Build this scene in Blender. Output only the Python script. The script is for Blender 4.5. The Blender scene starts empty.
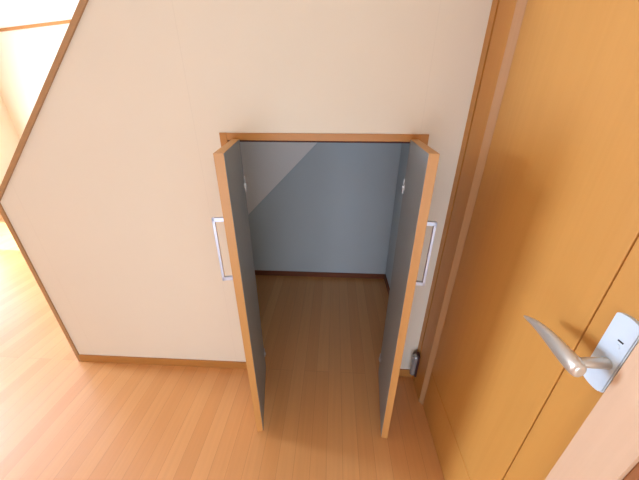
import bpy, bmesh, math
from mathutils import Vector, Matrix

scn = bpy.context.scene
COL = scn.collection

# ------------------------------------------------------------------ helpers
def lin(c):
    return tuple(((v/255)/12.92 if v/255 <= .04045 else ((v/255+.055)/1.055)**2.4) for v in c) + (1,)

def new_mat(name, rough=.5, metal=0.0, spec=.5):
    m = bpy.data.materials.new(name); m.use_nodes = True
    b = m.node_tree.nodes['Principled BSDF']
    b.inputs['Roughness'].default_value = rough
    b.inputs['Metallic'].default_value = metal
    b.inputs['Specular IOR Level'].default_value = spec
    return m, m.node_tree, b

def plain(name, col, rough=.5, metal=0.0, noise=.04, scale=40, bump=0.0, spec=.5):
    m, nt, b = new_mat(name, rough, metal, spec)
    tc = nt.nodes.new('ShaderNodeTexCoord')
    n = nt.nodes.new('ShaderNodeTexNoise'); n.inputs['Scale'].default_value = scale
    n.inputs['Detail'].default_value = 4
    nt.links.new(tc.outputs['Object'], n.inputs['Vector'])
    mx = nt.nodes.new('ShaderNodeMix'); mx.data_type = 'RGBA'
    c = lin(col)
    mx.inputs['A'].default_value = tuple(v*(1-noise) for v in c[:3]) + (1,)
    mx.inputs['B'].default_value = tuple(min(1, v*(1+noise)) for v in c[:3]) + (1,)
    nt.links.new(n.outputs['Fac'], mx.inputs['Factor'])
    nt.links.new(mx.outputs['Result'], b.inputs['Base Color'])
    if bump:
        bp = nt.nodes.new('ShaderNodeBump'); bp.inputs['Strength'].default_value = bump
        bp.inputs['Distance'].default_value = .002
        nt.links.new(n.outputs['Fac'], bp.inputs['Height'])
        nt.links.new(bp.outputs['Normal'], b.inputs['Normal'])
    return m

def wood(name, c1, c2, axis='Z', rough=.4, fine=1.0, spec=.5):
    """straight-grained veneer, grain running along the given axis"""
    m, nt, b = new_mat(name, rough, 0, spec)
    tc = nt.nodes.new('ShaderNodeTexCoord')
    mp = nt.nodes.new('ShaderNodeMapping')
    s = [70*fine]*3; s['XYZ'.index(axis)] = 1.6
    mp.inputs['Scale'].default_value = s
    nt.links.new(tc.outputs['Object'], mp.inputs['Vector'])
    n = nt.nodes.new('ShaderNodeTexNoise'); n.inputs['Scale'].default_value = 1
    n.inputs['Detail'].default_value = 6; n.inputs['Distortion'].default_value = .6
    nt.links.new(mp.outputs['Vector'], n.inputs['Vector'])
    mp2 = nt.nodes.new('ShaderNodeMapping')
    s2 = [6.0]*3; s2['XYZ'.index(axis)] = .5
    mp2.inputs['Scale'].default_value = s2
    nt.links.new(tc.outputs['Object'], mp2.inputs['Vector'])
    n2 = nt.nodes.new('ShaderNodeTexNoise'); n2.inputs['Scale'].default_value = 1
    nt.links.new(mp2.outputs['Vector'], n2.inputs['Vector'])
    ad = nt.nodes.new('ShaderNodeMath'); ad.operation = 'ADD'
    nt.links.new(n.outputs['Fac'], ad.inputs[0]); nt.links.new(n2.outputs['Fac'], ad.inputs[1])
    mr = nt.nodes.new('ShaderNodeMapRange')
    mr.inputs['From Min'].default_value = .7; mr.inputs['From Max'].default_value = 1.3
    nt.links.new(ad.outputs[0], mr.inputs['Value'])
    mx = nt.nodes.new('ShaderNodeMix'); mx.data_type = 'RGBA'
    mx.inputs['A'].default_value = lin(c1); mx.inputs['B'].default_value = lin(c2)
    nt.links.new(mr.outputs['Result'], mx.inputs['Factor'])
    nt.links.new(mx.outputs['Result'], b.inputs['Base Color'])
    return m

def floor_mat():
    m, nt, b = new_mat('floor_laminate', .32, 0, .75)
    tc = nt.nodes.new('ShaderNodeTexCoord')
    sp = nt.nodes.new('ShaderNodeSeparateXYZ'); nt.links.new(tc.outputs['Object'], sp.inputs[0])
    cb = nt.nodes.new('ShaderNodeCombineXYZ')
    nt.links.new(sp.outputs['Y'], cb.inputs['X']); nt.links.new(sp.outputs['X'], cb.inputs['Y'])
    br = nt.nodes.new('ShaderNodeTexBrick')
    br.offset = .37; br.offset_frequency = 3; br.squash = 1
    br.inputs['Scale'].default_value = 1
    br.inputs['Brick Width'].default_value = 1.82
    br.inputs['Row Height'].default_value = .0755
    br.inputs['Mortar Size'].default_value = .0009
    br.inputs['Mortar Smooth'].default_value = .3
    br.inputs['Bias'].default_value = 0
    br.inputs['Color1'].default_value = lin(FLOOR_A)
    br.inputs['Color2'].default_value = lin(FLOOR_B)
    br.inputs['Mortar'].default_value = lin(FLOOR_M)
    nt.links.new(cb.outputs[0], br.inputs['Vector'])
    mp = nt.nodes.new('ShaderNodeMapping'); mp.inputs['Scale'].default_value = (60, 2.2, 1)
    nt.links.new(tc.outputs['Object'], mp.inputs['Vector'])
    n = nt.nodes.new('ShaderNodeTexNoise'); n.inputs['Scale'].default_value = 1
    n.inputs['Detail'].default_value = 6
    nt.links.new(mp.outputs['Vector'], n.inputs['Vector'])
    mr = nt.nodes.new('ShaderNodeMapRange')
    mr.inputs['From Min'].default_value = .25; mr.inputs['From Max'].default_value = .75
    mr.inputs['To Min'].default_value = .95; mr.inputs['To Max'].default_value = 1.05
    nt.links.new(n.outputs['Fac'], mr.inputs['Value'])
    vm = nt.nodes.new('ShaderNodeVectorMath'); vm.operation = 'SCALE'
    nt.links.new(br.outputs['Color'], vm.inputs[0]); nt.links.new(mr.outputs['Result'], vm.inputs['Scale'])
    nt.links.new(vm.outputs['Vector'], b.inputs['Base Color'])
    return m

def wallpaper(name, col):
    """plain woven wallpaper with faint vertical seams"""
    m, nt, b = new_mat(name, .85, 0, .2)
    tc = nt.nodes.new('ShaderNodeTexCoord')
    n = nt.nodes.new('ShaderNodeTexNoise'); n.inputs['Scale'].default_value = 220
    n.inputs['Detail'].default_value = 5
    nt.links.new(tc.outputs['Object'], n.inputs['Vector'])
    n2 = nt.nodes.new('ShaderNodeTexNoise'); n2.inputs['Scale'].default_value = 2.5
    nt.links.new(tc.outputs['Object'], n2.inputs['Vector'])
    sp = nt.nodes.new('ShaderNodeSeparateXYZ'); nt.links.new(tc.outputs['Object'], sp.inputs[0])
    sub = nt.nodes.new('ShaderNodeMath'); sub.operation = 'ADD'; sub.inputs[1].default_value = 1.497
    nt.links.new(sp.outputs['X'], sub.inputs[0])
    dv = nt.nodes.new('ShaderNodeMath'); dv.operation = 'PINGPONG'; dv.inputs[1].default_value = .46
    nt.links.new(sub.outputs[0], dv.inputs[0])
    lt = nt.nodes.new('ShaderNodeMath'); lt.operation = 'LESS_THAN'; lt.inputs[1].default_value = .0012
    nt.links.new(dv.outputs[0], lt.inputs[0])
    c = lin(col)
    mx = nt.nodes.new('ShaderNodeMix'); mx.data_type = 'RGBA'
    mx.inputs['A'].default_value = tuple(v*.97 for v in c[:3]) + (1,)
    mx.inputs['B'].default_value = tuple(min(1, v*1.02) for v in c[:3]) + (1,)
    nt.links.new(n2.outputs['Fac'], mx.inputs['Factor'])
    mx2 = nt.nodes.new('ShaderNodeMix'); mx2.data_type = 'RGBA'
    nt.links.new(mx.outputs['Result'], mx2.inputs['A'])
    mx2.inputs['B'].default_value = tuple(v*.95 for v in c[:3]) + (1,)
    nt.links.new(lt.outputs[0], mx2.inputs['Factor'])
    nt.links.new(mx2.outputs['Result'], b.inputs['Base Color'])
    bp = nt.nodes.new('ShaderNodeBump'); bp.inputs['Strength'].default_value = .25
    bp.inputs['Distance'].default_value = .001
    nt.links.new(n.outputs['Fac'], bp.inputs['Height'])
    nt.links.new(bp.outputs['Normal'], b.inputs['Normal'])
    return m

def box(bm, x0, x1, y0, y1, z0, z1, bevel=0, M=None):
    r = bmesh.ops.create_cube(bm, size=1)
    vs = r['verts']
    for v in vs:
        v.co = Vector(((x0+x1)/2 + v.co.x*(x1-x0), (y0+y1)/2 + v.co.y*(y1-y0), (z0+z1)/2 + v.co.z*(z1-z0)))
    if bevel:
        es = list({e for v in vs for e in v.link_edges})
        rr = bmesh.ops.bevel(bm, geom=es, offset=bevel, segments=2, affect='EDGES', profile=.5)
        vs = list({v for f in rr['faces'] for v in f.verts} | {v for v in vs if v.is_valid})
    if M is not None:
        for v in vs: v.co = M @ v.co

def prism(bm, pts, axis, a, b):
    """extrude a 2D outline (other two axes in order) from a to b along axis"""
    def P(p, t):
        return {'X': Vector((t, p[0], p[1])), 'Y': Vector((p[0], t, p[1])), 'Z': Vector((p[0], p[1], t))}[axis]
    A = [bm.verts.new(P(p, a)) for p in pts]; B = [bm.verts.new(P(p, b)) for p in pts]
    bm.faces.new(A); bm.faces.new(B[::-1])
    n = len(pts)
    for i in range(n): bm.faces.new((A[i], B[i], B[(i+1) % n], A[(i+1) % n]))

def tube(bm, rings):
    """loft of rings: list of lists of Vector (same count), capped"""
    R = [[bm.verts.new(p) for p in r] for r in rings]
    n = len(R[0])
    for a, b in zip(R, R[1:]):
        for i in range(n): bm.faces.new((a[i], a[(i+1) % n], b[(i+1) % n], b[i]))
    bm.faces.new(R[0][::-1]); bm.faces.new(R[-1])

def obj(name, bm, mat, parent=None, smooth=False, mtx=None):
    bmesh.ops.recalc_face_normals(bm, faces=bm.faces[:])
    me = bpy.data.meshes.new(name); bm.to_mesh(me); bm.free()
    if smooth:
        for p in me.polygons: p.use_smooth = True
    me.materials.append(mat)
    o = bpy.data.objects.new(name, me); COL.objects.link(o)
    if mtx is not None: o.matrix_local = mtx
    if parent: o.parent = parent
    return o

def struct(name, bm, mat, label=None, cat=None, **k):
    o = obj(name, bm, mat, **k); o['kind'] = 'structure'
    if label: o['label'] = label
    if cat: o['category'] = cat
    return o

def tag(o, label, cat):
    o['label'] = label; o['category'] = cat

# ------------------------------------------------------------------ colours
FLOOR_A = (210, 153, 94); FLOOR_B = (201, 141, 81); FLOOR_M = (174, 120, 68)
M_floor = floor_mat()
M_wall = wallpaper('cream_wallpaper', (225, 217, 199))
M_farwall = plain('far_room_wall', (244, 232, 206), .85, 0, .02, 3)
M_ceil = plain('white_ceiling', (244, 242, 238), .9, 0, .01, 5)
M_grey = plain('grey_closet_board', (194, 206, 212), .8, 0, .05, 2.2)
M_pale = plain('pale_closet_board', (250, 251, 251), .8, 0, .02, 3)
M_door = wood('door_veneer', (193, 138, 66), (198, 143, 71), 'Z', .38)
M_case = wood('casing_veneer', (192, 132, 58), (198, 138, 64), 'Z', .42)
M_case_pale = wood('pale_casing_veneer', (200, 166, 134), (208, 174, 142), 'Z', .5)
M_lip = wood('lip_veneer', (176, 132, 88), (184, 140, 96), 'Z', .5)
M_trim = wood('trim_wood', (166, 128, 88), (176, 136, 94), 'X', .45)
M_trimv = wood('trim_wood_vertical', (166, 128, 88), (176, 136, 94), 'Z', .45)
M_skirt = wood('skirting_wood', (172, 118, 58), (180, 126, 64), 'X', .42)
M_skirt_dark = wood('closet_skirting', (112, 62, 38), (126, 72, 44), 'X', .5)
M_frame = wood('cupboard_frame_wood', (176, 120, 56), (184, 128, 62), 'X', .45)
M_edge = wood('cupboard_door_edging', (190, 138, 76), (196, 146, 84), 'Z', .45)
M_inner = plain('dark_grey_laminate', (142, 148, 150), .45, 0, .05, 30)
M_silver = plain('satin_silver', (186, 194, 210), .34, .35, .02, 60)
M_lever = plain('satin_nickel', (206, 198, 184), .3, .6, .02, 60)
M_plate = plain('brushed_aluminium', (212, 228, 240), .38, .2, .02, 90)
M_hinge = plain('hinge_steel', (200, 200, 198), .35, .6, .02, 60)
M_black = plain('black_plastic', (30, 28, 30), .5)
M_groove = plain('dark_groove', (140, 84, 40), .7)
M_gap_shade = plain('painted_gap_shade', (74, 34, 24), .7)
M_stop = plain('grey_metal', (170, 174, 174), .2, .5)
M_rub = plain('dark_brown_rubber', (60, 30, 26), .6)

# ------------------------------------------------------------------ dimensions
XL, ZL, SL = -1.602, 1.074, 1.039       # left end of the stair wall, its height, slope
XR = .513                                # right-hand wall plane at the corner
CEIL = 2.40
OXL, OXR, OZ = -.446, .347, 1.367        # clear opening
FT = .029                                # frame width
WT = .11                                 # wall thickness
XW = -5.1                                # left wall of the far room
def slope(x): return ZL + (x-XL)*SL

# ------------------------------------------------------------------ room shell
bm = bmesh.new(); box(bm, XW-.1, 1.2, -3.0, 3.6, -.06, 0); struct('floor', bm, M_floor)
bm = bmesh.new(); box(bm, XW-.1, 1.2, -3.0, 3.6, CEIL, CEIL+.06); struct('ceiling', bm, M_ceil)

bm = bmesh.new()
a = OXL-.004; c = OXR+.004
xs = XL + (CEIL-ZL)/SL
prism(bm, [(XL, 0), (a, 0), (a, slope(a)), (XL, ZL)], 'Y', 0, WT)
prism(bm, [(a, OZ+.004), (c, OZ+.004), (c, CEIL), (xs, CEIL), (a, slope(a))], 'Y', 0, WT)
prism(bm, [(c, 0), (XR, 0), (XR, CEIL), (c, CEIL)], 'Y', 0, WT)
struct('wall_back', bm, M_wall)

# wall beyond, angled a little, and the left wall with its window openings

F0, F1 = Vector((-5.22, 3.35)), Vector((.55, 1.69))
bm = bmesh.new()
prism(bm, [(F0.x, F0.y), (F1.x, F1.y), (F1.x, F1.y+.1), (F0.x, F0.y+.1)], 'Z', 0, CEIL)
struct('wall_far', bm, M_farwall)
d = (F1-F0).normalized(); nrm = Vector((d.y, -d.x))
def strip_far(z0, z1, t):
    bm = bmesh.new()
    p0, p1 = F0, F1
    q0, q1 = p0+nrm*t, p1+nrm*t
    prism(bm, [tuple(p0), tuple(p1), tuple(q1), tuple(q0)], 'Z', z0, z1)
    return bm
struct('baseboard_far', strip_far(0, .06, .012), M_skirt)
struct('trim_5', strip_far(CEIL-.03, CEIL, .02), M_frame)

WA = (-.15, 1.1, .15, 1.95)      # y0 y1 z0 z1 : window with the added sun blocker
WB = (1.45, 2.25, .0, 2.05)      # clear glass door
bm = bmesh.new()
box(bm, XW-.1, XW, -3.0, WA[0], 0, CEIL); box(bm, XW-.1, XW, WA[0], WA[1], 0, WA[2])
box(bm, XW-.1, XW, WA[0], WA[1], WA[3], CEIL); box(bm, XW-.1, XW, WA[1], WB[0], 0, CEIL)
box(bm, XW-.1, XW, WB[0], WB[1], WB[3], CEIL); box(bm, XW-.1, XW, WB[1], 3.6, 0, CEIL)
struct('wall_left', bm, M_farwall)
bm = bmesh.new(); box(bm, XW-.1, 1.2, -3.1, -3.0, 0, CEIL); struct('wall_front', bm, M_case)

def window(name, y0, y1, z0, z1):
    bm = bmesh.new(); f = .04
    box(bm, XW-.07, XW-.03, y0, y0+f, z0, z1); box(bm, XW-.07, XW-.03, y1-f, y1, z0, z1)
    box(bm, XW-.07, XW-.03, y0+f, y1-f, z0, z0+f); box(bm, XW-.07, XW-.03, y0+f, y1-f, z1-f, z1)
    if y1-y0 > 2:
        ym = (y0+y1)/2; box(bm, XW-.07, XW-.03, ym-f/2, ym+f/2, z0+f, z1-f)
    w = struct(name, bm, M_silver)
    return w
w1 = window('window_1', *WA)
w2 = window('window_2', *WB)

# unseen sheet added inside the first window to block the sun
m_c, nt, b_ = new_mat('sun_blocker_sheet', .9)
b_.inputs['Base Color'].default_value = (.9, .9, .88, 1)
bm = bmesh.new(); n = 80
rows = [[], []]
for i in range(n+1):
    y = WA[0]-.05 + (WA[1]-WA[0]+.1)*i/n
    for k, z in enumerate((.06, 2.12)):
        rows[k].append(bm.verts.new((XW+.05+.018*math.sin(i*.9), y, z)))
for i in range(n): bm.faces.new((rows[0][i], rows[0][i+1], rows[1][i+1], rows[1][i]))
blocker = obj('sun_blocker', bm, m_c, w1); so = blocker.modifiers.new('t', 'SOLIDIFY'); so.thickness = .002

# ------------------------------------------------------------------ right wall, casing, door
YC0, YG0, YG1, YC1, YC2 = 0.0, -.040, -.056, -.166, -.189
DX = XR+.012                                # face of the door
YD1 = -.838; YN1 = -.925
bm = bmesh.new(); box(bm, XR+.006, 1.15, 0, 3.4, 0, CEIL)      # wall continuing into the closet
struct('wall_right', bm, M_grey)
bm = bmesh.new(); box(bm, XR+.006, 1.15, -3.0, YN1-.012, 0, CEIL); struct('wall_right_front', bm, M_wall)
bm = bmesh.new(); box(bm, XR+.06, 1.15, YN1-.012, -.0005, 0, CEIL); struct('wall_right_core', bm, M_wall)
ZD = 2.0
# casing on the closet side: narrow strip, dark quirk, wide face with a chamfered inner edge
bm = bmesh.new()
prism(bm, [(XR-.001, -.0005), (XR+.059, -.0005), (XR+.059, YG0), (XR-.001, YG0)], 'Z', 0, ZD+.08)
struct('trim_1', bm, M_case)
bm = bmesh.new()
prism(bm, [(XR+.007, YG0-.0002), (XR+.059, YG0-.0002), (XR+.059, YG1+.0002), (XR+.007, YG1+.0002)], 'Z', 0, ZD+.08)
struct('trim_2', bm, M_groove)
bm = bmesh.new()
prism(bm, [(XR-.003, YG1), (XR+.059, YG1), (XR+.059, YC1+.0001), (XR-.003, YC1+.0001)], 'Z', 0, ZD+.08)
struct('trim_3', bm, M_case)
# duller rounded lip that the door closes against
bm = bmesh.new()
prism(bm, [(XR-.003, YC1), (XR+.059, YC1), (XR+.059, YC2), (DX+.003, YC2)], 'Z', 0, ZD+.08)
struct('trim_10', bm, M_lip)
# latch-side casing nearest the camera
bm = bmesh.new()
prism(bm, [(XR-.006, YD1-.003), (XR+.059, YD1-.003), (XR+.059, YN1), (XR-.006, YN1)], 'Z', 0, ZD+.08)
struct('trim_4', bm, M_case_pale)
bm = bmesh.new()
prism(bm, [(XR+.002, YN1-.0002), (XR+.059, YN1-.0002), (XR+.059, YN1-.0118), (XR+.002, YN1-.0118)], 'Z', 0, ZD+.08)
struct('trim_6', bm, M_groove)
bm = bmesh.new(); box(bm, XR-.003, XR+.059, YD1-.0028, YC2-.0002, ZD+.004, ZD+.08); struct('trim_7', bm, M_case)

# the door leaf: rails and stile round a very slightly sunk panel
def yd(y): return y
SY, RZ, g = -.744, .272, .004
bm = bmesh.new()
x0, x1 = DX, DX+.036
box(bm, x0, x1, SY+g/2, YC2-.004, RZ+g/2, ZD, .0012)          # main panel
box(bm, x0, x1, YD1+.001, SY-g/2, .006, ZD, .0012)             # lock stile
box(bm, x0, x1, SY+g/2, YC2-.004, .006, RZ-g/2, .0012)         # bottom rail
box(bm, x0+.004, x1-.002, YD1+.003, YC2-.006, .01, ZD-.004)    # core seen in the grooves
door = struct('door_1', bm, M_door)
# lever handle
PZ0, PZ1, PY0, PY1 = 1.003, 1.170, -.830, -.781
bm = bmesh.new()
# rounded-end plate
pts = []
for k in range(13):
    t = math.pi*k/12; pts.append(((PY0+PY1)/2+math.cos(t)*(PY1-PY0)/2, PZ1-.009+math.sin(t)*.009))
for k in range(13):
    t = math.pi+math.pi*k/12; pts.append(((PY0+PY1)/2+math.cos(t)*(PY1-PY0)/2, PZ0+.009+math.sin(t)*.009))
prism(bm, pts, 'X', DX-.007, DX+.0005)
bmesh.ops.bevel(bm, geom=[e for e in bm.edges if abs(e.verts[0].co.x-(DX-.007)) < 1e-5 and abs(e.verts[1].co.x-(DX-.007)) < 1e-5], offset=.002, segments=2, affect='EDGES')
plate = obj('lock_plate', bm, M_plate, door)
CY, CZ = -.812, 1.068
def ringx(x, y, z, r, n=20): return [Vector((x, y+math.cos(2*math.pi*k/n)*r, z+math.sin(2*math.pi*k/n)*r)) for k in range(n)]
bm = bmesh.new()
def ringy(y, x, z, rx, rz, n=20): return [Vector((x+math.cos(2*math.pi*k/n)*rx, y, z+math.sin(2*math.pi*k/n)*rz)) for k in range(n)]
tube(bm, [ringx(DX-.006, CY, CZ, .0115), ringx(DX-.009, CY, CZ, .0112), ringx(DX-.011, CY, CZ, .0106), ringx(DX-.068, CY, CZ, .0106)])
# the grip: a swelling boss that tapers to a point towards the hinge side
LX = DX-.072
gr = [(-.836, .006, .009, 0), (-.835, .0105, .0145, 0), (-.830, .0130, .0175, 0), (-.818, .0136, .0185, 0), (-.804, .013, .0185, .0005),
      (-.787, .0120, .0180, .001), (-.765, .0105, .0168, .0015), (-.74, .0088, .0145, .001), (-.715, .0070, .0112, -.0015), (-.695, .0055, .0078, -.0055),
      (-.676, .0040, .0042, -.0115), (-.669, .002, .0018, -.014)]
tube(bm, [ringy(y, LX + max(0, (y+.78))*.03, CZ+dz, rx, rz) for y, rx, rz, dz in gr])
lev = obj('lever_handle', bm, M_lever, door, smooth=True)
sb = lev.modifiers.new('s', 'SUBSURF'); sb.levels = 1; sb.render_levels = 1
# lock indicator above the lever: slot and small round cover
bm = bmesh.new(); box(bm, DX-.0078, DX-.0068, -.817, -.807, 1.1205, 1.1235); obj('lock_indicator', bm, M_black, door)
bm = bmesh.new(); tube(bm, [ringx(DX-.0068, -.812, 1.111, .0048), ringx(DX-.0085, -.812, 1.111, .0042)])
obj('lock_button', bm, M_plate, door)

# ------------------------------------------------------------------ baseboards and wall-end trims
bm = bmesh.new(); box(bm, XL, OXL-FT, -.009, -.0003, 0, .0565, .0015); struct('baseboard_back', bm, M_skirt)
bm = bmesh.new(); box(bm, OXR+FT, XR-.0012, -.009, -.0003, 0, .0565, .0015); struct('baseboard_back_right', bm, M_skirt)
# cap boards: up the end of the wall and along the slope
CT = .019
bm = bmesh.new()
k = math.atan(SL); ox, oz = -math.sin(k)*CT, math.cos(k)*CT
# mitre between vertical and slope
mx_ = XL-CT; mz = ZL + (-(CT) - ox)*SL + oz
prism(bm, [(XL, 0), (XL, ZL), (mx_, mz), (mx_, 0)], 'Y', -.008, WT+.008)
bmesh.ops.recalc_face_normals(bm, faces=bm.faces[:])
struct('trim_8', bm, M_trimv)
bm = bmesh.new()
xe = xs-.02
prism(bm, [(XL, ZL), (xe, slope(xe)), (xe+ox, slope(xe)+oz), (mx_, mz)], 'Y', -.008, WT+.008)
struct('trim_9', bm, M_trim)

# ------------------------------------------------------------------ inside of the closet
YB = 1.07
def zc(x): return x+1.369
bm = bmesh.new(); box(bm, -1.0, XR+.004, YB, YB+.05, 0, 1.51); struct('wall_closet_back', bm, M_grey)
# steep boarded underside of the turning stair, in the back left corner
bm = bmesh.new()
q = []
for dy in (0, .02):
    for p in ((-1.0, YB-.0005, .369), (.081, YB-.0005, 1.4495), (-1.0, YB-.432, 1.4495)):
        q.append(bm.verts.new((p[0]-dy*.3, p[1]+dy*.0, p[2]+dy)))
for f_ in ((0, 1, 2), (3, 4, 5), (0, 1, 4, 3), (1, 2, 5, 4), (2, 0, 3, 5)):
    bm.faces.new([q[i] for i in f_])
struct('ceiling_closet_slope', bm, M_pale)
bm = bmesh.new(); box(bm, -1.05, XR+.004, WT+.001, YB-.0005, 1.472, 1.51); struct('ceiling_closet', bm, M_pale)
bm = bmesh.new(); box(bm, -1.05, -1.0005, WT+.001, YB+.05, 0, 1.51); struct('wall_closet_left', bm, M_grey)
bm = bmesh.new(); box(bm, -.998, XR+.004, YB-.009, YB-.0005, 0, .05); struct('baseboard_closet_back', bm, M_skirt_dark)
bm = bmesh.new(); box(bm, XR-.005, XR+.0045, WT+.002, YB-.0095, 0, .05); struct('baseboard_closet_right', bm, M_skirt_dark)

# ------------------------------------------------------------------ the cupboard: frame and two open doors
cup = bpy.data.objects.new('storage_cupboard', None); COL.objects.link(cup)
cup.location = ((OXL+OXR)/2, 0, 0)
tag(cup, 'built-in cupboard in the cream wall under the stairs, with both its doors standing open', 'cupboard')
inv = Matrix.Translation(-cup.location)
def part(name, bm, mat, parent=cup, M=None, **k):
    o = obj(name, bm, mat, None, **k)
    o.parent = parent
    return o
bm = bmesh.new()
yf, yb_ = -.007, WT+.002
box(bm, OXL-FT, OXL, yf, yb_, 0, OZ+FT, .001)
box(bm, OXR, OXR+FT, yf, yb_, 0, OZ+FT, .001)
box(bm, OXL, OXR, yf+.001, yb_, OZ, OZ+FT-.0005, .001)
box(bm, OXL+.0005, OXR-.0005, .03, .045, OZ-.009, OZ)      # door stop lath under the head
for v in bm.verts: v.co = inv @ v.co
fr = part('frame', bm, M_frame)
bm = bmesh.new(); box(bm, OXL+.001, OXR-.001, .004, .03, OZ-.007, OZ-.0002)  # shade of the gap above the doors, put in as a dark strip
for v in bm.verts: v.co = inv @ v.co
sl = part('gap_shade', bm, M_gap_shade); sl['label'] = 'dark strip drawn as the shadow gap under the frame head'

def leaf(side, hx, th, w, zb, zt, HP=.042):
    """door hinged at hx; local +u runs from hinge to free edge, +n to the outside"""
    T = .030
    root_x = hx
    ux = side*math.cos(th); uy = -math.sin(th)
    u = Vector((ux, uy, 0)); nn = Vector((side*math.sin(th), math.cos(th), 0))
    # outward normal must point away from the opening: sign follows side
    if nn.x*side < 0: nn = -nn
    M = Matrix(((u.x, nn.x, 0, hx-cup.location.x), (u.y, nn.y, 0, 0), (0, 0, 1, 0), (0, 0, 0, 1)))
    # inner lining (grey) is the leaf itself, wood edging and front are sub-parts
    bm = bmesh.new(); box(bm, .0012, w-.0012, -.0002, .018, zb+.0012, zt-.0012)
    d = part('door', bm, M_inner, mtx=None)
    for v in d.data.vertices: v.co = M @ v.co
    bm = bmesh.new()
    e = .0013
    box(bm, 0, w, .0005, T, zb, zb+e); box(bm, 0, w, .0005, T, zt-e, zt)
    box(bm, 0, e, .0005, T, zb+e, zt-e)
    box(bm, w-e, w, .0005, T, zb+e, zt-e, .0004)
    box(bm, e, w-e, .0181, T, zb+e, zt-e)
    ed = part('edging', bm, M_edge, d)
    ed['label'] = 'orange wood edge and front facing'
    for v in ed.data.vertices: v.co = M @ v.co
    # U-shaped bar handle on the outside, close to the free edge
    bm = bmesh.new()
    hu0, hu1 = w-HU-.012, w-HU
    z0, z1 = .918, 1.164
    P = HP
    box(bm, hu0, hu1, T+.0002, T+P, z1-.014, z1, .001); box(bm, hu0, hu1, T+.0002, T+P, z0, z0+.014, .001)
    box(bm, hu0, hu1, T+P-.009, T+P, z0+.0005, z1-.0005, .001)
    h = part('handle', bm, M_silver, d)
    for v in h.data.vertices: v.co = M @ v.co
    # concealed hinges on the inside face near the pivot
    for zc_ in (1.185, .15):
        bm = bmesh.new()
        box(bm, .004, .010, -.006, -.0004, zc_-.032, zc_+.032, .001)
        box(bm, .010, .022, -.010, -.0004, zc_-.006, zc_+.006, .0015)
        box(bm, .022, .030, -.004, -.0004, zc_-.012, zc_+.012, .001)
        hg = part('hinge', bm, M_hinge, d)
        for v in hg.data.vertices: v.co = M @ v.co
    return d
HU = .020
leaf(-1, -.395, 1.759, .385, .018, 1.372)
leaf(1, .306, 1.674, .380, .018, 1.377, .036)

# ------------------------------------------------------------------ door stopper in the corner
st = bpy.data.objects.new('door_stopper', None); COL.objects.link(st)
st.location = (.491, -.048, .078)
tag(st, 'small grey metal stopper on a dark backing, fixed low on the wooden door casing', 'door stopper')
bm = bmesh.new()
prof = [(.012, .0), (.0155, .003), (.0165, .02), (.0145, .05), (.0155, .09), (.0175, .115), (.0175, .135), (.0145, .147), (.004, .151)]
tube(bm, [[Vector((r*math.cos(2*math.pi*i/20), r*math.sin(2*math.pi*i/20), z)) for i in range(20)] for r, z in prof])
obj('body', bm, M_stop, st, smooth=True)
bm = bmesh.new(); box(bm, .008, .0207, -.019, .021, -.006, .158, .003)
obj('backing', bm, M_rub, st)

# ------------------------------------------------------------------ light
def area(name, loc, rot, sx, sy, power, col, spread=math.pi):
    l = bpy.data.lights.new(name, 'AREA'); l.spread = spread; l.shape = 'RECTANGLE'; l.size = sx; l.size_y = sy
    l.energy = power; l.color = col
    o = bpy.data.objects.new(name, l); COL.objects.link(o); o.location = loc; o.rotation_euler = rot
    return o
# daylight of the left window, set inside the added sun blocker
area('window_daylight', (XW+.10, (WA[0]+WA[1])/2, 1.1), (0, -math.pi/2, 0), 1.5, .6, 215, (.77, .95, 1.24))
# daylight at the glass door
area('glass_door_daylight', (XW+.03, (WB[0]+WB[1])/2, 1.0), (0, -math.pi/2, 0), 1.9, .7, 7, (.50, .82, 1.9))
area('front_fill', (-.28, -2.95, .65), (math.pi/2, 0, 0), 1.5, 1.1, 36, (.78, .96, 1.2))  # added fill behind the camera to brighten closet and walls
s = bpy.data.lights.new('sun', 'SUN'); s.energy = 22; s.angle = .01; s.color = (.95, .98, 1.05)
so_ = bpy.data.objects.new('sun', s); COL.objects.link(so_)
so_.rotation_euler = Vector((1, -.05, -.72)).to_track_quat('-Z', 'Y').to_euler()

w = bpy.data.worlds.new('world'); scn.world = w; w.use_nodes = True
nt = w.node_tree; bg = nt.nodes['Background']
sky = nt.nodes.new('ShaderNodeTexSky'); sky.sky_type = 'NISHITA'; sky.sun_disc = False
sky.sun_elevation = math.radians(35)
nt.links.new(sky.outputs[0], bg.inputs[0]); bg.inputs[1].default_value = .35

# ------------------------------------------------------------------ camera
f, pi_, ya, ro, D = 278.2, .4521, .05, .0032, 1.2053
Fv = Vector((-math.sin(ya)*math.cos(pi_), math.cos(ya)*math.cos(pi_), -math.sin(pi_)))
Rv = Vector((math.cos(ya), math.sin(ya), 0)); Uv = Rv.cross(Fv)
c_, s_ = math.cos(ro), math.sin(ro)
R2 = c_*Rv + s_*Uv; U2 = -s_*Rv + c_*Uv
cd = bpy.data.cameras.new('camera'); cam = bpy.data.objects.new('camera', cd); COL.objects.link(cam)
cd.sensor_fit = 'HORIZONTAL'; cd.sensor_width = 36; cd.lens = 36*f/639; cd.clip_start = .01
Mx = Matrix(((R2.x, U2.x, -Fv.x, 0), (R2.y, U2.y, -Fv.y, -D), (R2.z, U2.z, -Fv.z, 1.5), (0, 0, 0, 1)))
cam.matrix_world = Mx
scn.camera = cam

scn.view_settings.view_transform = 'Standard'; scn.view_settings.look = 'None'
scn.view_settings.exposure = 0; scn.view_settings.gamma = 1; scn.view_settings.use_curve_mapping = False
